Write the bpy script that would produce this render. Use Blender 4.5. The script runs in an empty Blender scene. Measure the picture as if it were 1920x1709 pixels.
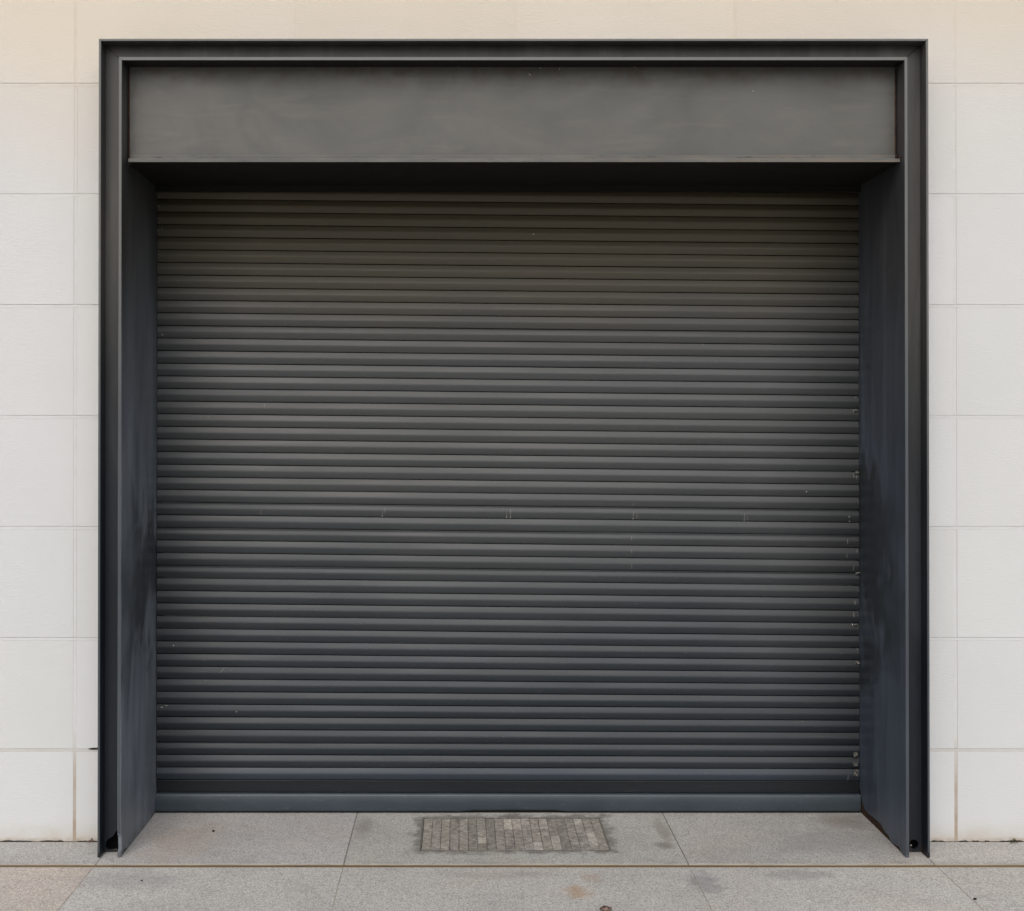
import bpy, bmesh, math, random
from mathutils import Vector, noise as mnoise
random.seed(7)
S = bpy.context.scene
COL = S.collection
R = math.radians

# ------------------------------------------------------------------ camera model
H, DIST, FPX, PITCH = 1.681, 4.655, 2180.0, R(0.31)
PX0, PY0 = 865.0, 778.0
CP, SP = math.cos(PITCH), math.sin(PITCH)
def ray(px, py):
    x, v = (px-PX0)/FPX, (PY0-py)/FPX
    return x, CP - v*SP, SP + v*CP
def P(px, py, Y):                       # point of the plane at depth Y
    x, y, z = ray(px, py); t = (Y+DIST)/y
    return x*t, H+z*t
def F(px, py):                          # point of the ground
    x, y, z = ray(px, py); t = -H/z
    return x*t, y*t-DIST

cam = bpy.data.cameras.new('camera'); co = bpy.data.objects.new('camera', cam); COL.objects.link(co)
co.location = (0, -DIST, H); co.rotation_euler = (R(90)+PITCH, 0, 0)
cam.sensor_width = 36; cam.lens = 36*FPX/1920
cam.shift_x = (960-PX0)/1920; cam.shift_y = -(854.5-PY0)/1920
cam.clip_start = 0.05; cam.clip_end = 2000
S.camera = co

# ------------------------------------------------------------------ node helpers
class NT:
    def __init__(s, name):
        s.m = bpy.data.materials.new(name); s.m.use_nodes = True
        s.t = s.m.node_tree; s.b = s.t.nodes['Principled BSDF']
        s.geo = s.t.nodes.new('ShaderNodeNewGeometry'); s.pos = s.geo.outputs['Position']
        sx = s.t.nodes.new('ShaderNodeSeparateXYZ'); s.t.links.new(s.pos, sx.inputs[0])
        s.X, s.Y, s.Z = sx.outputs
    def set(s, inp, v):
        if isinstance(v, bpy.types.NodeSocket): s.t.links.new(v, inp)
        else: inp.default_value = v
    def math(s, op, a, b=0.0, c=0.0, clamp=False):
        n = s.t.nodes.new('ShaderNodeMath'); n.operation = op; n.use_clamp = clamp
        for i, v in enumerate((a, b, c)): s.set(n.inputs[i], v)
        return n.outputs[0]
    def scaled(s, sc):
        n = s.t.nodes.new('ShaderNodeVectorMath'); n.operation = 'MULTIPLY'
        s.t.links.new(s.pos, n.inputs[0]); n.inputs[1].default_value = sc
        return n.outputs[0]
    def noise(s, sc, detail=4, rough=.55, dist=0.0):
        n = s.t.nodes.new('ShaderNodeTexNoise')
        s.t.links.new(s.scaled(sc if isinstance(sc, tuple) else (sc,)*3), n.inputs['Vector'])
        n.inputs['Scale'].default_value = 1; n.inputs['Detail'].default_value = detail
        n.inputs['Roughness'].default_value = rough; n.inputs['Distortion'].default_value = dist
        return n.outputs['Fac']
    def voro(s, sc):
        n = s.t.nodes.new('ShaderNodeTexVoronoi')
        s.t.links.new(s.scaled((sc,)*3), n.inputs['Vector']); n.inputs['Scale'].default_value = 1
        return n.outputs['Color'], n.outputs['Distance']
    def map(s, v, a, b, c=0.0, d=1.0, smooth=False):
        n = s.t.nodes.new('ShaderNodeMapRange'); n.clamp = True
        if smooth: n.interpolation_type = 'SMOOTHSTEP'
        s.set(n.inputs[0], v)
        for i, q in enumerate((a, b, c, d)): s.set(n.inputs[i+1], q)
        return n.outputs[0]
    def mix(s, f, a, b, mode='MIX'):
        n = s.t.nodes.new('ShaderNodeMix'); n.data_type = 'RGBA'; n.blend_type = mode
        s.set(n.inputs[0], f)
        for i, v in ((6, a), (7, b)):
            if isinstance(v, tuple): v = (*v[:3], 1)
            s.set(n.inputs[i], v)
        return n.outputs[2]
    def gray(s, v):
        n = s.t.nodes.new('ShaderNodeCombineColor')
        for i in range(3): s.set(n.inputs[i], v)
        return n.outputs[0]
    def attr(s, name):
        n = s.t.nodes.new('ShaderNodeAttribute'); n.attribute_name = name
        return n.outputs['Color']
    def blob(s, cx, cy, rx, ry, wob=.35, ns=9):      # soft stain on the ground
        dx = s.math('DIVIDE', s.math('SUBTRACT', s.X, cx), rx); dy = s.math('DIVIDE', s.math('SUBTRACT', s.Y, cy), ry)
        d = s.math('SQRT', s.math('ADD', s.math('MULTIPLY', dx, dx), s.math('MULTIPLY', dy, dy)))
        d = s.math('ADD', d, s.map(s.noise(ns, 4), .25, .75, -wob, wob))
        return s.map(d, .25, 1.1, 1, 0, True)
    def bump(s, h, strength, dist):
        n = s.t.nodes.new('ShaderNodeBump'); n.inputs['Strength'].default_value = strength; n.inputs['Distance'].default_value = dist
        s.set(n.inputs['Height'], h); s.t.links.new(n.outputs[0], s.b.inputs['Normal'])
    def out(s, col, rough, spec=.5, metal=0.0):
        s.set(s.b.inputs['Base Color'], (*col, 1) if isinstance(col, tuple) else col)
        s.set(s.b.inputs['Roughness'], rough); s.set(s.b.inputs['Specular IOR Level'], spec); s.set(s.b.inputs['Metallic'], metal)
        return s.m

XI_L, XI_R = -1.311, 1.711
# ------------------------------------------------------------------ materials
def steel(name, warm, cool, patch=.35, rough=.42, spec=.5, streak=True, rust=0.0, stain=False):
    n = NT(name)
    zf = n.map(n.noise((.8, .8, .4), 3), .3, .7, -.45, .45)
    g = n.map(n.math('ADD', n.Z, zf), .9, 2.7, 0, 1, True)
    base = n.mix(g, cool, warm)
    big = n.noise((2.2, 2.2, 1.1), 6, .6, .8)
    base = n.mix(n.map(big, .3, .7), base, n.mix(1.0, base, (1+patch, 1+patch, 1+patch), 'MULTIPLY'))
    if streak:
        st = n.noise((6, 6, 1.1), 5, .6, .5)
        base = n.mix(n.map(st, .44, .70, 0, .8), base, n.mix(1.0, base, (.62, .64, .68), 'MULTIPLY'))
        st2 = n.noise((14, 14, 1.6), 5, .6, .6)
        base = n.mix(n.map(st2, .50, .70, 0, .85), base, n.mix(1.0, base, (1.5, 1.5, 1.5), 'MULTIPLY'))
    if stain:
        zz = n.math('ADD', n.Z, n.map(n.noise((4.5, 4.5, 2.0), 5, .6, .6), .3, .7, -.4, .4))
        m = n.math('MULTIPLY', n.map(zz, .62, .95, 0, 1, True), n.map(zz, 1.5, 1.25, 0, 1, True))
        m = n.math('MULTIPLY', m, n.map(n.math('ADD', n.Y, n.map(n.noise(5, 4), .3, .7, -.12, .12)), -.16, .10, .15, 1))
        base = n.mix(n.math('MULTIPLY', m, .80), base, (.016, .021, .023))
    fine = n.noise(60, 5, .7)
    base = n.mix(n.map(fine, .3, .7, .0, .25), base, n.mix(1.0, base, (.75, .75, .75), 'MULTIPLY'))
    if rust:
        r = n.math('MULTIPLY', n.map(n.noise(7, 6, .7), .58, .72), rust)
        base = n.mix(r, base, (.11, .062, .036))
    foot = n.math('MULTIPLY', n.map(n.Z, .0, .05, 1, 0), n.map(n.noise(40, 4), .45, .65))
    base = n.mix(n.math('MULTIPLY', foot, .85), base, (.045, .03, .022))
    n.bump(n.noise((3, 3, 2), 3), .12, .03)
    return n.out(base, n.map(big, .3, .7, rough-.08, rough+.12), spec)

M = {}
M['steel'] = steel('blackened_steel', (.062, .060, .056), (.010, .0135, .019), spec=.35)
M['reveal'] = steel('blackened_steel_reveal', (.042, .042, .042), (.118, .134, .156), .5, stain=True)  # paler cool tone low down: bounced light put into the plate colour
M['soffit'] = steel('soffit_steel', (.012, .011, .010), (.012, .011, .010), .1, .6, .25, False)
M['revealR'] = steel('blackened_steel_reveal_right', (.040, .040, .041), (.052, .066, .088), .45, stain=True)  # darker copy for the right plate: weaker side light put into its colour
M['edge'] = steel('worn_steel_edge', (.115, .117, .112), (.045, .054, .064), .3, streak=False)

n = NT('fascia_steel')
c = n.mix(n.map(n.noise((1.6, 1.6, 3.2), 7, .62, 1.4), .3, .7), (.086, .087, .081), (.124, .122, .112))
c = n.mix(n.map(n.noise((4, 4, 9), 6, .65, 1.0), .52, .72, 0, .35), c, (.085, .087, .088))
c = n.mix(n.map(n.noise((3, 3, 24), 6, .65, .6), .54, .74, 0, .22), c, (.20, .19, .17))
edge = n.math('MAXIMUM', n.map(n.Z, 2.985, 3.05, 0, 1), n.math('MAXIMUM', n.map(n.X, -1.25, -1.306, 0, 1), n.map(n.X, 1.67, 1.708, 0, 1)))
c = n.mix(n.math('MULTIPLY', edge, n.map(n.noise(12, 5, .7), .45, .7, 0, .7)), c, (.075, .048, .03))
c = n.mix(n.map(n.noise(170, 2), .66, .76, 0, .4), c, (.06, .055, .05))
n.bump(n.noise((1.5, 1.5, 3), 3), .2, .03)
M['fascia'] = n.out(c, n.map(n.noise(6, 4), .3, .7, .40, .6), .4)

n = NT('drip_edge_steel')
c = n.mix(n.map(n.noise((5, 5, 20), 5, .65), .35, .7), (.10, .104, .100), (.150, .148, .138))
rr = n.math('MULTIPLY', n.map(n.X, .2, .9, .1, 1), n.map(n.noise((6, 20, 60), 5, .7), .45, .62))
c = n.mix(n.math('MULTIPLY', rr, .7), c, (.18, .145, .115))
c = n.mix(n.map(n.noise((14, 30, 150), 4, .7), .60, .68, 0, .8), c, (.03, .02, .014))
M['drip'] = n.out(c, .6, .3)
n = NT('rusted_steel')
c = n.mix(n.map(n.noise(38, 6, .7), .35, .7), (.018, .013, .010), (.085, .043, .024))
n.bump(n.noise(90, 5), .8, .006)
M['rust'] = n.out(c, .9, .2)
n = NT('shade_dirt_black'); M['shade_dirt'] = n.out((.004, .004, .005), .95, .1)
n = NT('pale_chip'); M['chip'] = n.out((.42, .40, .36), .8, .2)
n = NT('dull_mark'); M['mark'] = n.out((.23, .225, .21), .7, .3)
n = NT('galvanised_metal'); M['zinc'] = n.out(n.mix(n.map(n.noise(160, 3), .4, .65), (.03, .03, .03), (.26, .25, .22)), .5, .5, .3)

n = NT('shutter_paint')
at = n.attr('tint')
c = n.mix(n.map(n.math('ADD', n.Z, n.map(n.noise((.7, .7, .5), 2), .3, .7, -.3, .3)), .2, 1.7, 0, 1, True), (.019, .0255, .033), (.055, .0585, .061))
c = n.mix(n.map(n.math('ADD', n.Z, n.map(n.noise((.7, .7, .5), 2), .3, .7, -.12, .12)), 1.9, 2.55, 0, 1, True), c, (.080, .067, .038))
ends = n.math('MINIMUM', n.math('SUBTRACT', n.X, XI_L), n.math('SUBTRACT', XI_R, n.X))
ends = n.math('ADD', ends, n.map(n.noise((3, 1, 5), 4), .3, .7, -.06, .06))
c = n.mix(n.map(ends, .0, .42, .75, 0), c, n.mix(1.0, c, (.40, .43, .46), 'MULTIPLY'))  # shade of the side reveals painted into the slat ends
c = n.mix(1.0, c, at, 'MULTIPLY')
stx = n.noise((1.3, 1, 34), 5, .6, .3)
c = n.mix(n.map(stx, .35, .7, 0, .45), c, n.mix(1.0, c, (.78, .78, .79), 'MULTIPLY'))
dust = n.noise((3, 3, 60), 6, .7)
c = n.mix(n.map(dust, .6, .8, 0, .25), c, (.16, .15, .135))
c = n.mix(n.map(n.noise(120, 2), .70, .78, 0, .35), c, (.2, .19, .18))
n.bump(n.noise((1.6, 1, 12), 3), .12, .01)
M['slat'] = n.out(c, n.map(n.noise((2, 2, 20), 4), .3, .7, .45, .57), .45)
n = NT('bottom_bar_paint')
c = n.mix(n.map(n.noise((5, 5, 12), 6, .65), .35, .7), (.030, .042, .055), (.041, .055, .069))
c = n.mix(n.map(n.noise((30, 30, 60), 4), .62, .75, 0, .3), c, (.15, .15, .15))
M['bar'] = n.out(c, .42, .5)
n = NT('black_rubber'); M['rubber'] = n.out((.008, .008, .008), .8, .3)

def wallcol(n):
    zz = n.math('ADD', n.Z, n.map(n.noise(.55, 2), .3, .7, -.22, .22))
    c = n.mix(n.map(zz, 0.2, 2.4, 0, 1), (.600, .617, .630), (.632, .641, .644))
    return n.mix(n.map(zz, 2.5, 3.45, 0, 1, True), c, (.660, .595, .505))
n = NT('wall_stone')
c = wallcol(n)
c = n.mix(1.0, c, n.attr('tint'), 'MULTIPLY')
c = n.mix(n.map(n.noise((1.6, 1.6, 1.0), 5), .35, .7, 0, .5), c, n.mix(1.0, c, (.93, .93, .925), 'MULTIPLY'))
c = n.mix(n.map(n.noise(220, 2), .72, .80, 0, .35), c, (.45, .42, .38))
c = n.mix(n.map(n.noise(16, 3), .74, .80, 0, .25), c, (.4, .38, .35))
low = n.math('MULTIPLY', n.map(n.Z, 0, .10, 1, 0, True), n.map(n.noise((9, 9, 14), 4), .3, .65, .35, 1))
c = n.mix(n.math('MULTIPLY', low, .6), c, (.43, .365, .29))
low2 = n.map(n.Z, .0, .02, 1, 0)
c = n.mix(n.math('MULTIPLY', low2, n.map(n.noise(25, 4), .35, .6)), c, (.33, .25, .17))
n.bump(n.math('ADD', n.noise((45, 45, 190), 4, .6, 1.2), n.math('MULTIPLY', n.noise(4, 3), 2.0)), .5, .0022)
M['wall'] = n.out(c, .62, .35)
n = NT('wall_mortar')
c = n.mix(n.map(n.noise(18, 4), .35, .65), wallcol(n), n.mix(1.0, wallcol(n), (.955, .945, .93), 'MULTIPLY'))
c = n.mix(n.math('MULTIPLY', n.map(n.Z, .2, .46, 1, 0, True), n.map(n.noise((6, 6, 9), 4), .25, .6, .5, 1)), c, (.38, .31, .245))
M['mortar'] = n.out(c, .85, .2)
n = NT('joint_dirt')
df = n.math('MULTIPLY', n.map(n.noise((5, 5, 5), 4, .65),   .34, .66, .12, .95), n.map(n.Z, 1.2, 2.9, 1, .05))
c = n.mix(df, wallcol(n), (.28, .23, .185))
M['dirt'] = n.out(c, .9, .1)

def granite(name, light=1.0, extra=None):
    n = NT(name)
    vc, vd = n.voro(280)
    sep = n.t.nodes.new('ShaderNodeSeparateColor'); n.t.links.new(vc, sep.inputs[0])
    g = n.math('ADD', n.math('MULTIPLY', sep.outputs[0], .6), n.math('MULTIPLY', n.noise(170, 4, .75), .7))
    c = n.mix(n.map(g, .35, 1.0), (.195*light, .193*light, .187*light), (.375*light, .368*light, .354*light))
    c = n.mix(n.map(sep.outputs[1],   .90, .96, 0, .5), c, (.085, .083, .08))
    c = n.mix(n.map(sep.outputs[2], .93, .98, 0, .6), c, (.52, .51, .49))
    c = n.mix(1.0, c, n.attr('tint'), 'MULTIPLY')
    big = n.noise((2.6, 3.4, 3), 5, .6, .5)
    c = n.mix(n.map(big, .42, .72, 0, .75), c, n.mix(1.0, c, (.82, .825, .84), 'MULTIPLY'))
    pink = n.noise((1.5, 2.2, 2), 4, .6, .6)
    c = n.mix(n.map(pink, .5, .72, 0, .4), c, n.mix(1.0, c, (1.05, .96, .89), 'MULTIPLY'))
    sm = n.noise((12, 20, 12), 5, .7)
    c = n.mix(n.map(sm, .54, .75, 0, .5), c, n.mix(1.0, c, (.72, .71, .70), 'MULTIPLY'))
    if extra: c = extra(n, c)
    n.bump(g, .35, .0015)
    return n.out(c, .8, .25)
CX0, CX1, CY0, CY1 = -.160, .583, -.092, .278          # access cover footprint
def apron_dirt(n, c):
    cx, cy, hx, hy = (CX0+CX1)/2, (CY0+CY1)/2, (CX1-CX0)/2, (CY1-CY0)/2
    dx = n.math('SUBTRACT', n.math('ABSOLUTE', n.math('SUBTRACT', n.X, cx)), hx)
    dy = n.math('SUBTRACT', n.math('ABSOLUTE', n.math('SUBTRACT', n.Y, cy)), hy)
    d = n.math('ADD', n.math('MAXIMUM', dx, dy), n.map(n.noise(11, 5, .65), .3, .7, -.03, .045))
    ring = n.math('MULTIPLY', n.map(d, .012, .062, 1, 0, True), n.map(n.noise(16, 5, .7), .3, .62, .5, 1))
    c = n.mix(n.math('MULTIPLY', ring, .9), c, (.115, .105, .093))
    for (a, b, rx, ry, col, f) in ((.825, .12, .035, .2, (.17, .145, .12), .45), (-.40, .16, .05, .16, (.14, .125, .11), .45), (.80, -.04, .05, .05, (.09, .07, .055), .5),
                                   (-1.12, .0, .2, .3, (.30, .235, .19), .4), (1.60, .24, .12, .14, (.17, .14, .12), .5), (1.45, .0, .28, .2, (.15, .15, .15), .3)):
        c = n.mix(n.math('MULTIPLY', n.blob(a, b, rx, ry), f), c, col)
    edge = n.math('MULTIPLY', n.map(n.math('ADD', n.Y, n.map(n.noise(13, 4), .3, .7, -.02, .02)), -.235, -.20, 1, 0), n.map(n.noise((7, 20, 7), 4), .45, .65))
    return n.mix(n.math('MULTIPLY', edge, .4), c, (.12, .12, .125))
M['apron'] = granite('granite_apron', 1.38, apron_dirt)
def front_dirt(n, c):
    for (px, py, rx, ry, col, f) in ((1085, 1672, .06, .075, (.33, .21, .11), .55), (1112, 1645, .05, .06, (.33, .22, .14), .3), (1322, 1655, .075, .13, (.14, .145, .155), .45),
                                     (1500, 1640, .2, .06, (.19, .19, .19), .4), (250, 1650, .3, .1, (.19, .19, .2), .3), (930, 1640, .3, .04, (.2, .185, .17), .2)):
        x, y = F(px, py)
        c = n.mix(n.math('MULTIPLY', n.blob(x, y, rx, ry, .45, 14), f), c, col)
    return c
M['front'] = granite('granite_front', 1.47, front_dirt)
n = NT('joint_sand'); M['sand'] = n.out(n.mix(n.map(n.noise(30, 4), .35, .65), (.20, .18, .155), (.34, .31, .275)), .95, .1)
n = NT('joint_grit'); M['grit'] = n.out(n.mix(n.map(n.noise(40, 4), .35, .65), (.10, .093, .085), (.20, .187, .17)), .95, .1)
n = NT('dark_joint'); M['darkjoint'] = n.out((.035, .032, .03), .95, .1)
n = NT('ochre_sealant')
c = n.mix(n.map(n.noise((2.2, 40, 5), 5, .6), .38, .62), (.150, .098, .038), (.125, .082, .050))
c = n.mix(n.map(n.noise((9, 60, 9), 4), .62, .74, 0, .7), c, (.035, .028, .02))
M['ochre'] = n.out(c, .7, .3)
n = NT('slab_arris'); M['arris'] = n.out(n.mix(n.map(n.noise((6, 30, 30), 5, .7), .35, .65), (.30, .275, .24), (.42, .39, .34)), .8, .2)
n = NT('paver_infill')
vc, vd = n.voro(120)
g = n.noise((45, 45, 45), 6, .75)
c = n.mix(n.map(g, .36, .66), (.15, .14, .127), (.38, .36, .33))
c = n.mix(n.map(n.noise(14, 4, .6), .45, .7, 0, .55), c, (.15, .138, .125))
c = n.mix(n.map(n.noise(75, 3), .62, .72, 0, .6), c, (.05, .043, .038))
c = n.mix(1.0, c, n.attr('tint'), 'MULTIPLY')
n.bump(g, .6, .004)
c = n.mix(n.map(n.noise(26, 5, .75), .56, .66, 0, .55), c, (.085, .078, .07))
M['infill'] = n.out(c, .85, .2)
n = NT('asphalt'); M['asphalt'] = n.out(n.mix(n.map(n.noise(90, 4), .35, .65), (.09, .09, .088), (.2, .2, .195)), .9, .2)
n = NT('dry_leaf'); M['leaf'] = n.out(n.mix(n.map(n.noise(60, 4), .4, .6), (.10, .085, .05), (.20, .19, .13)), .8, .2)
n = NT('brown_stone'); M['brownstone'] = n.out(n.mix(n.map(n.noise(80, 4), .4, .6), (.06, .04, .035), (.20, .13, .11)), .7, .3)

# ------------------------------------------------------------------ mesh helpers
class MB:
    def __init__(s): s.bm = bmesh.new(); s.tl = s.bm.loops.layers.float_color.new('tint')
    def paint(s, faces, tint, mi=0):
        for f in faces:
            f.material_index = mi
            for l in f.loops: l[s.tl] = (*tint, 1)
    def prism(s, pts, axis, a, b, mi=0, bevel=0.0, tint=(1, 1, 1)):
        """closed polygon extruded along an axis; pts are the two other coordinates in order"""
        def mk(p, q):
            return {'x': (q, p[0], p[1]), 'y': (p[0], q, p[1]), 'z': (p[0], p[1], q)}[axis]
        A = [s.bm.verts.new(mk(p, a)) for p in pts]; B = [s.bm.verts.new(mk(p, b)) for p in pts]
        fs = [s.bm.faces.new(A), s.bm.faces.new(B[::-1])]
        k = len(pts)
        for i in range(k): fs.append(s.bm.faces.new((A[i], B[i], B[(i+1) % k], A[(i+1) % k])))
        bmesh.ops.recalc_face_normals(s.bm, faces=fs)
        s.paint(fs, tint, mi)
        if bevel:
            es = list({e for f in fs for e in f.edges})
            r = bmesh.ops.bevel(s.bm, geom=es, offset=bevel, segments=2, profile=.6, affect='EDGES', clamp_overlap=True)
            s.paint(r['faces'], tint, mi)
        return fs
    def box(s, x0, x1, y0, y1, z0, z1, mi=0, bevel=0.0, tint=(1, 1, 1)):
        return s.prism([(x0, y0), (x1, y0), (x1, y1), (x0, y1)], 'z', z0, z1, mi, bevel, tint)
    def grid(s, rows, mi=0, tint=(1, 1, 1), flip=False):
        V = [[s.bm.verts.new(p) for p in r] for r in rows]; fs = []
        for i in range(len(V)-1):
            for j in range(len(V[0])-1):
                q = (V[i][j], V[i][j+1], V[i+1][j+1], V[i+1][j])
                f = s.bm.faces.new(q[::-1] if flip else q); f.smooth = True; fs.append(f)
        s.paint(fs, tint, mi); return fs
    def lump(s, c, r, mi=0, seed=0, amp=.35):
        g = bmesh.ops.create_icosphere(s.bm, subdivisions=2, radius=1.0)
        for v in g['verts']:
            d = 1+amp*mnoise.noise(v.co*1.7+Vector((seed*3.1, seed, 0)))
            v.co = Vector((c[0]+v.co.x*d*r[0], c[1]+v.co.y*d*r[1], c[2]+v.co.z*d*r[2]))
        fs = list({f for v in g['verts'] for f in v.link_faces})
        for f in fs: f.smooth = True
        s.paint(fs, (1, 1, 1), mi)
    def build(s, name, mats, parent=None, origin=(0, 0, 0)):
        me = bpy.data.meshes.new(name)
        o = Vector(parent['base'] if parent else origin)
        bmesh.ops.translate(s.bm, verts=s.bm.verts, vec=-o)
        s.bm.to_mesh(me); s.bm.free()
        for m in (mats if isinstance(mats, (list, tuple)) else [mats]): me.materials.append(M[m])
        ob = bpy.data.objects.new(name, me); COL.objects.link(ob)
        if parent: ob.parent = parent['ob']
        else: ob.location = o
        return ob
def thing(name, label, cat, base, group=None):
    o = bpy.data.objects.new(name, None); COL.objects.link(o); o.location = base; o.empty_display_size = .2
    o['label'] = label; o['category'] = cat
    if group: o['group'] = group
    return {'ob': o, 'base': base}
def tag(o, label, cat, group=None):
    o['label'] = label; o['category'] = cat
    if group: o['group'] = group
    return o
def struct(o): o['kind'] = 'structure'; return o

# ------------------------------------------------------------------ key dimensions
TIP, WEB, FAS, BACK = -.171, -.114, -.088, .345
XO_L, XI_L, XI_R, XO_R = -1.4006, -1.311, 1.711, 1.8038
Z_TOP = P(865, 73, TIP)[1]; Z_IT = P(865, 107, TIP)[1]; Z_IB = P(865, 114, TIP)[1]
Z_SO = P(865, 297.5, -.135)[1]

# ------------------------------------------------------------------ ground
b = MB(); b.box(-400, 400, -400, 400, -.5, -.13); struct(b.build('ground', 'asphalt'))
b = MB(); b.box(-14, 14, -9, .9, -.129, -.012); struct(b.build('pavement_bed', 'darkjoint'))
Y_A = F(865, 1619.2)[1]; Y_B = F(865, 1625.5)[1]                # the ochre joint between door apron and pavement
XJ = [-8.9, -7.6, -6.3, -5.0, -3.7, -2.5, -1.388, -.446, .862, 1.796, 3.1, 4.4, 5.7, 7.0, 8.3]
b = MB(); g = .0022
cov = (CX0-.004, CX1+.004, CY0-.004, CY1+.004)
for i in range(len(XJ)-1):
    x0, x1 = XJ[i]+g, XJ[i+1]-g
    t = random.uniform(.94, 1.03); tint = (t, t*random.uniform(.985, 1.0), t*random.uniform(.965, 1.0))
    ym = -.002 if not (-1.4 < (x0+x1)/2 < 1.8) else .40
    if i == 7:                                                   # the slab that holds the cover: four pieces in one surface
        parts = [(x0, cov[0], Y_A, ym), (cov[1], x1, Y_A, ym), (cov[0], cov[1], Y_A, cov[2]), (cov[0], cov[1], cov[3], ym)]
        for p in parts: b.box(*p, -.02, 0, tint=tint)
    else: b.box(x0, x1, Y_A, ym, -.02, 0, bevel=.0012, tint=tint)
    b.box(x0, x1, Y_A-.0035, Y_A-.0002, -.02, -.0012, mi=1)      # pale worn arris along the joint
for x in XJ[1:-1]: b.box(x-.0021, x+.0021, Y_A+.002, (-.004 if not (-1.39 < x < 1.79) else .39), -.02, -.0009, mi=2)
struct(b.build('doorway_paving', ['apron', 'arris', 'grit']))
b = MB()
yr = [Y_B, -.97, -1.7, -2.4, -3.1, -3.8, -4.5, -5.2, -5.9, -6.6, -7.3, -8.0, -8.9]
for r in range(len(yr)-1):
    xs = XJ if r == 0 else [x+random.choice([-.5, .45, .2]) for x in XJ]
    for i in range(len(xs)-1):
        t = random.uniform(.97, 1.05); tint = (t, t*.99, t*.975)
        if r == 0 and i in (5,): tint = (1.06, .975, .92)
        if r == 0 and i in (4,): tint = (1.04, .99, .95)
        b.box(xs[i]+.0018, xs[i+1]-.0018, yr[r+1]+.0018, yr[r]-.0018, -.02, -.002, bevel=.001, tint=tint)
    for x in xs[:-1]: b.box(x-.00178, x+.00178, yr[r+1]+.003, yr[r]-.003, -.02, -.0022, mi=1)
b.box(-8.9, 8.3, Y_B-.0016, Y_B+.0022, -.02, -.003, mi=2)
struct(b.build('pavement', ['front', 'sand', 'arris']))
b = MB()
rows = []
for dy in (0, 1):
    row = []
    for i in range(181):
        x = -6+i*12/180
        w = .0016*mnoise.noise(Vector((x*2.3, dy*9, 0)))
        row.append((x, (Y_A-.0037 if dy else Y_B+.0024)+w, -.0058+.0016*mnoise.noise(Vector((x*1.1, 4, 0)))))
    rows.append(row)
b.grid(rows)
tag(b.build('sealant_joint', 'ochre'), 'long ochre brown sealant strip in the joint between doorway paving and pavement', 'joint strip')

# ------------------------------------------------------------------ wall
wall = thing('building_wall', 'pale cream stone clad building wall in large rectangular panels around the shutter', 'wall', (0, .15, 0))
JX = [-1.546+.8807*k for k in range(-8, 14)]
zj0 = P(865, 1407, 0)[1]; zjt = P(865, 159, 0)[1]; dz = (zjt-zj0)/6
JZ = [-.3]+[zj0+dz*k for k in range(0, 12)]
OX0, OX1, OZ1 = XO_L+.004, XO_R-.004, Z_TOP-.004
def minus(x0, x1, z0, z1):
    if x1 <= OX0 or x0 >= OX1 or z0 >= OZ1: return [(x0, x1, z0, z1)]
    out = []; zt = min(z1, OZ1)
    if x0 < OX0: out.append((x0, OX0, z0, z1))
    if x1 > OX1: out.append((OX1, x1, z0, z1))
    if z1 > OZ1: out.append((max(x0, OX0), min(x1, OX1), OZ1, z1))
    return out
b = MB(); hw = .0066
for i in range(len(JX)-1):
    for k in range(len(JZ)-1):
        t = random.uniform(.975, 1.015); tint = (t, t*random.uniform(.995, 1.003), t*random.uniform(.985, 1.005))
        off = random.uniform(-.0006, .0006)
        for (x0, x1, z0, z1) in minus(JX[i]+hw, JX[i+1]-hw, max(JZ[k]+hw, .0012), JZ[k+1]-hw):
            b.box(x0, x1, off, .02, z0, z1, tint=tint)
b.build('cladding', 'wall', wall)
b = MB(); mw = .0052
for x in JX[:-1]:
    for k in range(len(JZ)-1):
        fl = .0007 if JZ[k] > 2.9 else 0
        for (a, c_, z0, z1) in minus(x-mw-.0010-fl, x+mw+.0006+fl, max(JZ[k]+mw+.002, .003), JZ[k+1]-mw-.002): b.box(a, c_, .0007, .02, z0, z1)
for z in JZ[1:]:
    for (x0, x1, z0, z1) in minus(JX[0], JX[-1], z-mw-.0010, z+mw-.0002): b.box(x0, x1, .0006, .02, z0, z1)
b.build('mortar', 'mortar', wall)
b = MB()
for (x0, x1, z0, z1) in minus(JX[0], JX[-1], 0, JZ[-1]+.1): b.box(x0, x1, .0021, .33, z0, z1)
b.build('backing', 'dirt', wall)
def jag(b, pts, y0, y1, mi=0): b.prism(pts, 'y', y0, y1, mi)
b = MB()                                                         # open joint beside the frame and broken gaps at the foot
x0, z0 = P(165, 1404, 0); x1, _ = P(187, 1404, 0)
jag(b, [(x0, z0), (x0+.018, z0+.0035), (x1, z0+.0045), (x1, z0-.003), (x0+.02, z0-.0045), (x0+.006, z0-.003)], -.0016, .004)
for (pa, pb) in ((145, 183), (1746, 1770), (1798, 1815), (1823, 1835), (1846, 1856), (1874, 1919), (0, 60), (75, 120)):
    xa, xb = P(pa, 1577, 0)[0], P(pb, 1577, 0)[0]; k = 7
    top = [(xa+(xb-xa)*i/k, .0035+abs(mnoise.noise(Vector((pa*.37+i*1.3, 2, 0))))*.006) for i in range(k+1)]
    top[0] = (xa, .002); top[-1] = (xb, .002)
    jag(b, top[::-1]+[(xa, .0004), (xb, .0004)], -.0022, .003)
b.build('open_gap', 'darkjoint', wall)

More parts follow.
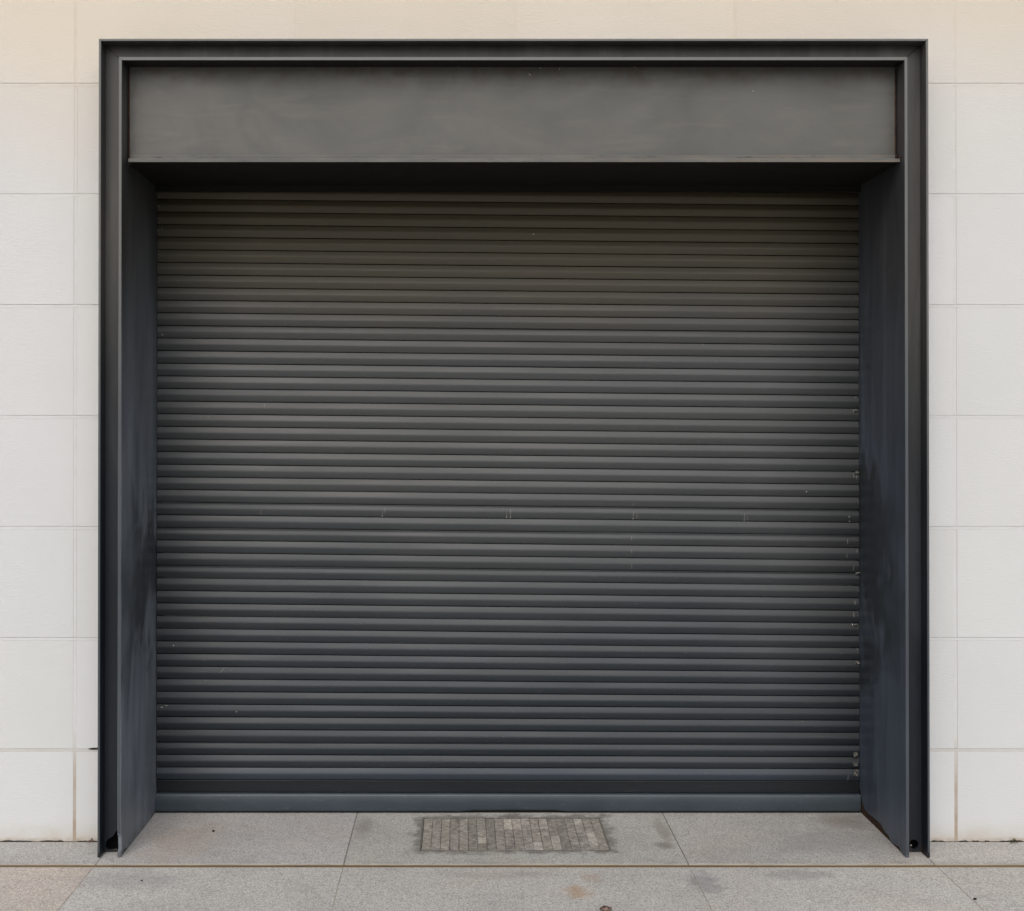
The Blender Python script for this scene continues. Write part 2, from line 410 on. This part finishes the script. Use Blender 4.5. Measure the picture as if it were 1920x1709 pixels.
# ------------------------------------------------------------------ steel frame
frame = thing('steel_door_surround', 'dark steel channel surround with deep reveals framing the roller shutter', 'door frame', ((XI_L+XI_R)/2, TIP, 0))
T, TI = .0095, .0125
def jamb(xo, xi, sgn, hole):
    """outer flange + web of one upright channel, mitred at the top"""
    b = MB()
    b.prism([(xo, .0), (xo, Z_TOP-.00015), (xo+sgn*T, Z_TOP-T-.00015), (xo+sgn*T, 0)], 'y', TIP, -.001, 0, bevel=.001)
    xa, xb = xo+sgn*(T+.0003), xi-sgn*(TI+.0003)
    za, zb = Z_TOP-T-.0015, Z_IT-.0015+.0
    outer = [(xa, .002), (xa, za), (xb, zb), (xb, .002)]
    bm = b.bm
    vo = [bm.verts.new((p[0], WEB, p[1])) for p in outer]; vh = [bm.verts.new((p[0], WEB, p[1])) for p in hole]
    eo = [bm.edges.new((vo[i], vo[(i+1) % 4])) for i in range(4)]
    eh = [bm.edges.new((vh[i], vh[(i+1) % len(vh)])) for i in range(len(vh))]
    r = bmesh.ops.triangle_fill(bm, edges=eo+eh, use_beauty=True, normal=(0, -1, 0))
    fs = [f for f in r['geom'] if isinstance(f, bmesh.types.BMFace)]
    for f in fs:
        f.normal_update()
        if f.normal.y > 0: f.normal_flip()
    ex = bmesh.ops.extrude_face_region(bm, geom=fs, use_keep_orig=True)
    nv = [v for v in ex['geom'] if isinstance(v, bmesh.types.BMVert)]
    bmesh.ops.translate(bm, verts=nv, vec=(0, .010, 0))
    b.paint(list(bm.faces), (1, 1, 1), 0)
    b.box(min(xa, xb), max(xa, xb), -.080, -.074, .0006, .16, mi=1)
    b.box(min(xa, xb), max(xa, xb), -.080, -.074, Z_IT-.12, Z_TOP-T-.001, mi=1)    # black blanks painted for the shade inside the hollow channel, foot and corner
    return b
hx0, hz0 = P(1713.5, 1583.5, WEB)
holeR = [(hx0+.0185*math.cos(a), hz0+.0185*math.sin(a)) for a in [i*math.tau/20 for i in range(20)]]
pl = [(197.5, 1588), (198.5, 1580), (202, 1574), (207, 1571), (212, 1568), (216, 1562), (219, 1556), (221.5, 1557), (221.8, 1575), (221.8, 1592), (217, 1595), (210, 1594.5), (202, 1593.5)]
holeL = [P(a, b_, WEB) for a, b_ in pl]
jL = jamb(XO_L, XI_L, 1, holeL).build('jamb', ['steel', 'shade_dirt'], frame)
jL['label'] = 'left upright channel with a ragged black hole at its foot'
jR = jamb(XO_R, XI_R, -1, holeR).build('jamb', ['steel', 'shade_dirt'], frame)
jR['label'] = 'right upright channel with a round drain hole at its foot'
b = MB(); bx, bz = P(1710.5, 1588, -.10); b.lump((bx, -.085, bz), (.004, .006, .004), 0, 3, .15)
b.build('bolt', 'chip', {'ob': jR, 'base': frame['base']})
# head channel
b = MB()
b.prism([(XO_L+.00015, Z_TOP), (XO_R-.00015, Z_TOP), (XO_R-T-.00015, Z_TOP-T), (XO_L+T+.00015, Z_TOP-T)], 'y', TIP, -.001, 0, bevel=.001)
b.prism([(XO_L+T+.0022, Z_TOP-T-.0003), (XO_R-T-.0022, Z_TOP-T-.0003), (XI_R+TI-.0005, Z_IT+.0003), (XI_L-TI+.0005, Z_IT+.0003)], 'y', WEB, WEB+.01)
b.prism([(XI_L-TI, Z_IT), (XI_R+TI, Z_IT), (XI_R+.0006, Z_IB), (XI_L-.0006, Z_IB)], 'y', TIP, FAS+.03, 1, bevel=.001)  # inner flange in soffit black: underside shade put into its colour
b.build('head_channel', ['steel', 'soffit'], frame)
# worn light edges of the flanges: thin caps on the tips
b = MB()
b.prism([(XI_L-TI+.001, Z_IT-.0012), (XI_R+TI-.001, Z_IT-.0012), (XI_R, Z_IB+.0012), (XI_L, Z_IB+.0012)], 'y', TIP-.0015, TIP+.001, 0, bevel=.0005)
b.prism([(XO_L+.002, Z_TOP-.0014), (XO_R-.002, Z_TOP-.0014), (XO_R-T, Z_TOP-T+.0010), (XO_L+T, Z_TOP-T+.0010)], 'y', TIP-.0015, TIP+.001, 0, bevel=.0005)
for (xi, s) in ((XI_L, -1), (XI_R, 1)):
    zf = .092 if s < 0 else .012
    b.prism([(xi+s*.0012, zf), (xi+s*.0012, Z_IB), (xi+s*(TI-.0012), Z_IT-.002), (xi+s*(TI-.0012), zf)], 'y', TIP-.0015, TIP+.001, 0, bevel=.0005)
for (xo, s) in ((XO_L, 1), (XO_R, -1)):
    b.prism([(xo+s*.0012, .02), (xo+s*.0012, Z_TOP-.003), (xo+s*(T-.0012), Z_TOP-T-.001), (xo+s*(T-.0012), .02)], 'y', TIP-.0015, TIP+.001, 0, bevel=.0005)
b.build('flange_edge', 'edge', frame)
# reveals: deep plates whose bottom edge is eaten by rust
def reveal(xi, s, rag, label, mat):
    b = MB()
    y0, y1 = TIP, BACK+.03
    n_ = 70; bot = []
    for i in range(n_+1):
        y = y0+(y1-y0)*i/n_
        bot.append((y, .0012+max(0.0, rag((y-y0)/(BACK-y0), y))))
    pts = bot+[(y1, Z_IT), (y0, Z_IT)]
    if s < 0: pts += [(y0, .088), (y0+.010, .082), (y0+.012, .030), (y0, .022)]
    b.prism(pts, 'x', xi, xi+s*TI, 0)
    b.box(min(xi+s*.004, xi+s*.0115), max(xi+s*.004, xi+s*.0115), y0+(.004 if s > 0 else .016), y1-.001, .0007, .14, mi=1)
    o = b.build('reveal_panel', [mat, 'rust'], frame); o['label'] = label
    return o
def ragR(t, y):
    nz = mnoise.noise(Vector((y*26, 1, 0)))*.010+mnoise.noise(Vector((y*80, 5, 0)))*.005
    pts = [(0, .0), (.08, .002), (.14, .012), (.2, .010), (.28, .004), (.36, .014), (.45, .026), (.58, .036), (.70, .034), (.82, .028), (.9, .036), (.95, .06), (.985, .09), (1.0, .10), (1.2, .10)]
    a = 0
    for (p, v), (q, w) in zip(pts, pts[1:]):
        if p <= t <= q: a = v+(w-v)*(t-p)/(q-p)
    return a+nz*(1 if a > .01 else .4)
def ragL(t, y):
    nz = mnoise.noise(Vector((y*33, 11, 0)))*.004+mnoise.noise(Vector((y*90, 15, 0)))*.002
    return .003+nz+.010*math.exp(-((t-.10)/.05)**2)
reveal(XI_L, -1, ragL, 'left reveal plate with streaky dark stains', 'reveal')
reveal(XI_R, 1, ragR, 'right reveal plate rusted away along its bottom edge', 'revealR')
# fascia, drip edge and soffit
b = MB()
nx, nz_ = 60, 10; rows = []
for k in range(nz_+1):
    z = Z_SO+.002+(Z_IB+.008-Z_SO)*k/nz_
    rows.append([(XI_L+.0042+(XI_R-XI_L-.0078)*i/nx, FAS+.0022*mnoise.noise(Vector((i*.16, z*3, 2))), z) for i in range(nx+1)])
b.grid(rows)
b.box(XI_L+.0042, XI_R-.0036, FAS+.004, FAS+.009, Z_SO+.002, Z_IB)
for (px, py, w_, h_, ln) in ((1013, 128.5, .006, .004, 0), (1049, 130, .005, .005, .5), (993, 140, .004, .007, -.8), (989, 125, .004, .004, 0), (860, 126, .004, .003, 0), (1190, 126, .006, .003, 0), (1226, 125, .006, .003, 0), (532, 121, .004, .004, 0), (1412, 171, .003, .005, 0)):
    x, z = P(px, py, FAS-.003)
    b.grid([[(x-w_/2-ln*h_/2, FAS-.0030, z-h_/2), (x-w_/2+ln*h_/2, FAS-.0030, z+h_/2)], [(x+w_/2-ln*h_/2, FAS-.0030, z-h_/2), (x+w_/2+ln*h_/2, FAS-.0030, z+h_/2)]], mi=1, flip=True)
fas = b.build('fascia_panel', ['fascia', 'chip'], frame); fas['label'] = 'broad mottled grey fascia plate above the opening'
b = MB()
b.box(-1.2968, 1.7085, -.135, -.129, Z_SO-.014, Z_SO, bevel=.0012)
b.box(-1.2968, 1.7085, -.1288, FAS+.01, Z_SO-.005, Z_SO-.0006)
b.box(-1.2995, 1.7070, FAS-.0105, FAS-.003, Z_SO+.0005, Z_SO+.021, bevel=.002)
b.build('drip_edge', 'drip', frame)
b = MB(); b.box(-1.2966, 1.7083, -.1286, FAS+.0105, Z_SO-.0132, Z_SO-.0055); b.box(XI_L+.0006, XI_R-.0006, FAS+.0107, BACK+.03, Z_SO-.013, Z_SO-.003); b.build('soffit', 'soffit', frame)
b = MB(); b.box(XI_L+.0006, XI_R-.0006, BACK-.028, BACK-.0185, Z_SO-.040, Z_SO-.0132); b.build('lintel_lip', 'soffit', frame)
# backing behind the fascia gaps, and welds
b = MB(); b.box(XI_L-.006, XI_R+.006, FAS+.02, FAS+.026, Z_SO, Z_IT-.002); b.build('backing_plate', 'rust', frame)
def bead(pts, r, seed):
    b = MB(); rows = []
    for j in range(9):
        a = j*math.tau/8
        rows.append([(p[0]+r*(.7+.6*abs(mnoise.noise(Vector((i*.45, seed, 0)))))*math.cos(a)*.8, p[1]+r*math.sin(a)*.7, p[2]+r*(.7+.6*abs(mnoise.noise(Vector((i*.45, seed, 3)))))*math.cos(a)*.6) for i, p in enumerate(pts)])
    b.grid(rows, flip=True)
    return b
def line(p, q, k): return [tuple(p[i]+(q[i]-p[i])*t/k for i in range(3)) for t in range(k+1)]
bead(line((XI_L+.005, FAS-.001, Z_SO+.005), (XI_L+.004, FAS-.001, Z_IB-.01), 60), .0045, 1).build('weld_bead', 'rust', frame)
bead(line((XI_R-.004, FAS-.001, Z_SO+.005), (XI_R-.004, FAS-.001, Z_IB-.01), 60), .004, 5).build('weld_bead', 'rust', frame)
bead(line((XO_L+T+.006, WEB-.0005, Z_TOP-T-.006), (XI_L-TI-.002, WEB-.0005, Z_IT+.002), 26), .0016, 8).build('weld_bead', 'rust', frame)
for d in (-.0045, .004):
    bead(line((XO_R-T-.010+d, WEB-.0002, Z_TOP-T-.010), (XI_R+TI+.002+d, WEB-.0002, Z_IT+.002), 26), .0018, 9+d).build('weld_bead', 'steel', frame)
b = MB(); b.lump((1.7095, -.130, Z_SO+.004), (.006, .01, .006), 0, 4, .5); b.lump((1.706, -.10, Z_SO+.012), (.005, .01, .008), 0, 6, .5)
b.build('rust_scab', 'rust', frame)

# ------------------------------------------------------------------ roller shutter
shut = thing('roller_shutter', 'closed dark grey roller shutter of narrow horizontal slats in the steel surround', 'shutter', ((XI_L+XI_R)/2, BACK, 0))
def shift(k):
    pts = [(0, 2), (1, 2.6), (2, 3.2), (3, 4.6), (4, 5.4), (5, 6.3), (13, 13.9), (22, 14.6), (48, 12)]
    for (a, va), (c_, vc_) in zip(pts, pts[1:]):
        if k <= c_: return va+(vc_-va)*(k-a)/(c_-a)
    return 12
XS0, XS1 = XI_L+.004, XI_R-.003
def zline(k, u):
    zl = P(293, 1486.6-23.66*k, BACK)[1]; zr = P(1610, 1486.6-23.66*k+shift(k), BACK)[1]
    return zl+(zr-zl)*u
PROF = [(0.0, .0150), (.002, .0040), (.012, .0005), (.06, -.0010), (.20, -.0052), (.34, -.0090), (.41, -.0104), (.48, -.0108), (.60, -.0094), (.74, -.0068), (.86, -.0040), (.930, -.0018), (.944, .0006), (.950, .0150), (1.0, .0150)]
gaps = {20: .10, 22: .09, 17: .10, 36: .06, 3: .05}
tilt = {}
def slat_pt(k, u, t, y, jit=0.0):
    zt, zb = zline(k+1, u), zline(k, u)
    x = XS0+(XS1-XS0)*u
    return (x, BACK+(y*.78 if y < .004 else y)+tilt.get(k, 0)*(t-.5)*.004+.0012*mnoise.noise(Vector((u*5, k*1.7, 0))), zt+(zb-zt)*t+.0006*mnoise.noise(Vector((u*4, k*.9, 7))))
b = MB(); NU = 40
for k in range(51):
    tilt[k] = random.gauss(0, .22)
    t = random.uniform(.96, 1.04); w = random.uniform(-.01, .01)
    prof = PROF; tint = (t*(1+w), t, t*(1-w))
    if k in gaps:
        prof = [(0, .015), (.004, .006), (gaps[k]*.8, .0055), (gaps[k], .0020)]+[(max(q, gaps[k]+.02*i_), y) for i_, (q, y) in enumerate(PROF[3:], 1)]
    if k == 0: prof = [(0, .015), (.002, -.004), (.03, -.005), (.06, -.002), (.10, -.001), (.4, .0010), (.7, .0028), (.93, .0039), (.95, .015), (1, .015)]; tint = (.42, .44, .46)
    if k == 1: tint = (1.5, 1.55, 1.65)
    for (q0, q1) in zip(prof, prof[1:]): pass
    rows = [[slat_pt(k, i/NU, q, y) for i in range(NU+1)] for q, y in prof]
    for f in b.grid(rows, tint=tint): f.smooth = False
# scuffs, drips and specks on the paint: slivers lying on the slat faces
def fy(t):
    for (a, ya), (c_, yc) in zip(PROF, PROF[1:]):
        if t <= c_: return ya+(yc-ya)*(t-a)/(c_-a)
    return PROF[-1][1]
def sliver(px, py, w, h, mi=1, lean=0.0):
    """w, h in metres"""
    x, z = P(px, py, BACK); u = (x-XS0)/(XS1-XS0)
    if not .0005 < u < .9995: return
    for k in range(48):
        if zline(k, u) <= z < zline(k+1, u): break
    zt, zb = zline(k+1, u), zline(k, u)
    t0 = (zt-z)/(zt-zb); dt = h/(zt-zb); pts = []
    n_ = 4; L = []; Rr = []
    for i in range(n_+1):
        t = min(.92, max(.03, t0-dt/2+dt*i/n_)); p = slat_pt(k, u, t, fy(t)); ww = w*(.4+.6*math.sin(math.pi*(i+.5)/(n_+1)))
        xo = lean*(i/n_-.5)*h
        L.append((p[0]-ww/2+xo, p[1]-.0007, p[2])); Rr.append((p[0]+ww/2+xo, p[1]-.0007, p[2]))
    b.grid([L, Rr], mi=mi, flip=True)
for (px, py, h) in ((490, 962, .02), (717, 962, .018), (722, 958, .02), (950, 966, .02), (957, 962, .03), (1187, 966, .026), (1194, 968, .022), (1395, 968, .024), (1401, 972, .014), (1187, 946, .012), (1184, 1010, .02), (1184, 1034, .016), (1184, 1062, .02)):
    sliver(px, py, .0016, h*1.1, 2)
for (px, py) in ((950, 970), (957, 970.5), (1186.5, 973), (1395, 975.5), (717, 968), (1591, 969), (1592, 978), (1598, 1171), (1000, 440), (924, 1489), (1511, 922), (305, 628), (326, 1210), (444, 1334)):
    sliver(px, py, .0045, .0048, 1)
for (px, py, h) in ((1600, 890, .03), (1605, 895, .02), (1588, 1016, .022), (1606, 1033, .014), (1587, 1042, .018), (1599, 1065, .02), (1602, 1130, .02), (1600, 1152, .024), (1608, 838, .02), (1607, 1216, .014), (1589, 1458, .03), (1600, 770, .015), (1604, 745, .01), (496, 760, .014), (493, 880, .01), (1310, 828, .004)):
    sliver(px, py, .0018, h, 2)
for (px, py) in ((298, 360), (297, 372), (297.5, 388), (297, 398), (297.5, 420), (297, 433), (303, 430), (297, 470)): sliver(px+1, py, .003, .009, 2)
sliver(417, 1257, .002, .020, 2, -.9); sliver(304, 1326, .012, .004, 2); sliver(312, 1323, .012, .003, 2)
random.seed(21)
for i in range(32): sliver(random.uniform(300, 1605), random.uniform(430, 1470), random.uniform(.0012, .003), random.uniform(.0012, .004), 2)
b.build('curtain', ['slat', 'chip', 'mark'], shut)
# bottom bar with rubber seal
ztl = zline(0, 0); ztr = zline(0, 1)
b = MB(); zb_ = .0085; yb = BACK-.016
rows = []
for (y, kind) in ((BACK+.012, 1), (BACK-.004, 1), (yb+.004, 1.0), (yb, .90), (yb-.0006, .55), (yb, .12), (yb+.002, .03), (yb+.006, 0), (BACK+.01, 0)):
    row = []
    for i in range(61):
        u = i/60; x = XI_L+.0015+(XI_R-XI_L-.003)*u
        zt = ztl+(ztr-ztl)*u-.0006
        px = PX0+x*436
        zz0 = zb_+(.005 if 870 < px < 1040 else 0)+.0006*mnoise.noise(Vector((x*3, 1, 2)))
        row.append((x, y+.0009*mnoise.noise(Vector((x*2, 0, 0))), zz0+(zt-zz0)*kind))
    rows.append(row)
b.grid(rows)
bar = b.build('bottom_bar', 'bar', shut)
b = MB(); b.box(XI_L+.001, XI_R-.001, BACK+.001, BACK+.03, .0003, .02); b.build('rubber_seal', 'rubber', {'ob': bar, 'base': shut['base']})
for (xa, xb) in ((XI_L-.002, XI_L+.018), (XI_R-.018, XI_R+.002)):
    b = MB(); b.box(xa, xb, BACK+.016, BACK+.05, .02, Z_SO-.014); b.build('guide_rail', 'rubber', shut)
# little end locks showing at the right ends of some slats
random.seed(5)
for (px, py, hh) in ((1604.5, 1415.5, .020), (1604, 1434, .016), (1604.5, 1450, .028), (1607, 886, .012), (1608.5, 1075, .008), (1606, 1172, .006), (1606, 770, .010), (1607.5, 1243, .012)):
    x, z = P(px, py, BACK-.012)
    b = MB(); b.box(x-.008, x+.010, BACK-.0115, BACK-.0085, z-hh/2, z+hh/2, bevel=.0012)
    b.box(x-.009, x-.0065, BACK-.0135, BACK-.009, z-hh/2-.002, z-hh/2+.005, bevel=.0008)
    b.build('end_lock', 'zinc', shut)

# ------------------------------------------------------------------ access cover in the doorway
cov_t = thing('access_cover', 'rectangular access cover filled with grey brown stone strips in front of the shutter', 'drain cover', ((CX0+CX1)/2, (CY0+CY1)/2, -.01))
b = MB(); w = .0022
b.box(CX0-.003, CX1+.003, CY0-.003, CY0+w-.003, -.012, .0012); b.box(CX0-.003, CX1+.003, CY1-w+.003, CY1+.003, -.012, .0006)
b.box(CX0-.003, CX0+w-.001, CY0+w-.003, CY1-w+.003, -.012, .0009); b.box(CX1-w+.001, CX1+.003, CY0+w-.003, CY1-w+.003, -.012, .0009)
b.box(CX0-.003, CX1+.003, CY0-.003, CY1+.003, -.0118, -.0085)
b.build('rim', 'grit', cov_t)
b = MB(); random.seed(11); ns = 20; pw = (CX1-CX0-.004)/ns
lightp = {9: (.0, .35), 8: (.0, .0), 10: (.0, .33), 14: (.55, 1), 12: (.75, 1), 11: (.0, .2), 13: (.0, .33), 18: (.45, .85), 17: (0, .2), 6: (.6, .8)}
for i in range(ns):
    x0 = CX0+.003+i*pw; cuts = [0, 1]
    if i in lightp: cuts = sorted({0, 1, *lightp[i]})
    elif random.random() < .15: cuts = [0, random.uniform(.3, .7), 1]
    h0 = random.uniform(-.0030, -.0012)
    for a, c_ in zip(cuts, cuts[1:]):
        t = random.uniform(.82, 1.08)
        if i in lightp and (a, c_) == lightp[i]: t = random.uniform(1.3, 1.5)
        ya, yc = CY1-.004-(CY1-CY0-.008)*a, CY1-.004-(CY1-CY0-.008)*c_
        gp = .0004 if random.random() < .45 else .0011
        b.box(x0+gp, x0+pw-gp, yc+.0004, ya-.0004, -.0083, h0+random.uniform(-.0004, .0004), bevel=.0009, tint=(t, t*random.uniform(.97, 1.0), t*random.uniform(.94, .99)))
b.build('stone_strips', 'infill', cov_t)

# ------------------------------------------------------------------ bits of debris
def bit(name, px, py, r, mat, label, cat, seed, lift=0.0):
    x, y = F(px, py); b = MB(); b.lump((x, y, r[2]*.8+lift), r, 0, seed, .5)
    return tag(b.build(name, mat, origin=(x, y, 0)), label, cat)
x, _ = P(1905, 1573, -.03)
b = MB(); rows = []
for i in range(7):
    s = i/6; rows.append([(x-.014+.028*s, -.016-.010*math.sin(math.pi*s)*c_, .003+.017*math.sin(math.pi*s)*(1-abs(c_)*.5)+.004*c_) for c_ in (-1, -.5, 0, .5, 1)])
b.grid(rows)
b.box(x-.018, x-.011, -.022, -.019, .0008, .006)
tag(b.build('dry_leaf', 'leaf', origin=(x, -.02, 0)), 'small curled grey green dry leaf at the wall foot on the right', 'leaf')
bit('stone_chip', 1136, 1708.5, (.018, .014, .009), 'brownstone', 'reddish brown stone chip on the pavement at the bottom edge of the photo', 'stone', 2)
bit('dirt_crumb', 1828, 1687, (.006, .005, .003), 'shade_dirt', 'tiny black crumb on the right pavement joint', 'crumb', 3)
bit('dirt_crumb', 400, 1559.5, (.006, .006, .003), 'shade_dirt', 'tiny black crumb on the doorway paving left of the cover', 'crumb', 4)
bit('dirt_crumb', 266, 1652, (.003, .003, .002), 'shade_dirt', 'speck of black dirt on the pavement below the left jamb', 'crumb', 6)
bit('paint_chip', 1666, 1613, (.005, .005, .002), 'chip', 'tiny white paint chip on the paving beside the right jamb', 'chip', 5)
x, _ = P(168, 1572, -.006); b = MB()
for (dx, dz_, r) in ((0, .004, .006), (.010, .006, .005), (-.008, .003, .004), (.008, .013, .003)): b.lump((x+dx, -.006, dz_), (r, .004, r*.8), 0, dx*90, .6)
tag(b.build('mortar_crumb', 'brownstone', origin=(x, -.006, 0)), 'brown mortar crumbs at the wall foot beside the left jamb', 'crumb')

# ------------------------------------------------------------------ light
SUN_EL, SUN_AZ = 46, 16
W = bpy.data.worlds.new('World'); S.world = W; W.use_nodes = True
nt = W.node_tree; bg = nt.nodes['Background']
sky = nt.nodes.new('ShaderNodeTexSky'); sky.sky_type = 'NISHITA'; sky.sun_disc = False
sky.sun_elevation = R(SUN_EL); sky.sun_rotation = R(180+SUN_AZ); sky.dust_density = 5; sky.air_density = 1; sky.ozone_density = 1
hs = nt.nodes.new('ShaderNodeHueSaturation'); hs.inputs['Saturation'].default_value = .55
nt.links.new(sky.outputs[0], hs.inputs['Color']); nt.links.new(hs.outputs[0], bg.inputs['Color'])
bg.inputs['Strength'].default_value = .13
L = bpy.data.lights.new('sun', 'SUN'); L.energy = 1.17; L.angle = R(65); L.color = (1, .985, .96)
lo = bpy.data.objects.new('sun', L); COL.objects.link(lo); lo.location = (0, -6, 8)
d = Vector((math.sin(R(SUN_AZ))*math.cos(R(SUN_EL)), -math.cos(R(SUN_AZ))*math.cos(R(SUN_EL)), math.sin(R(SUN_EL))))
lo.rotation_euler = d.to_track_quat('Z', 'Y').to_euler()
S.view_settings.view_transform = 'Standard'; S.view_settings.look = 'None'; S.view_settings.exposure = 0; S.view_settings.gamma = 1
S.cycles.use_denoising = True
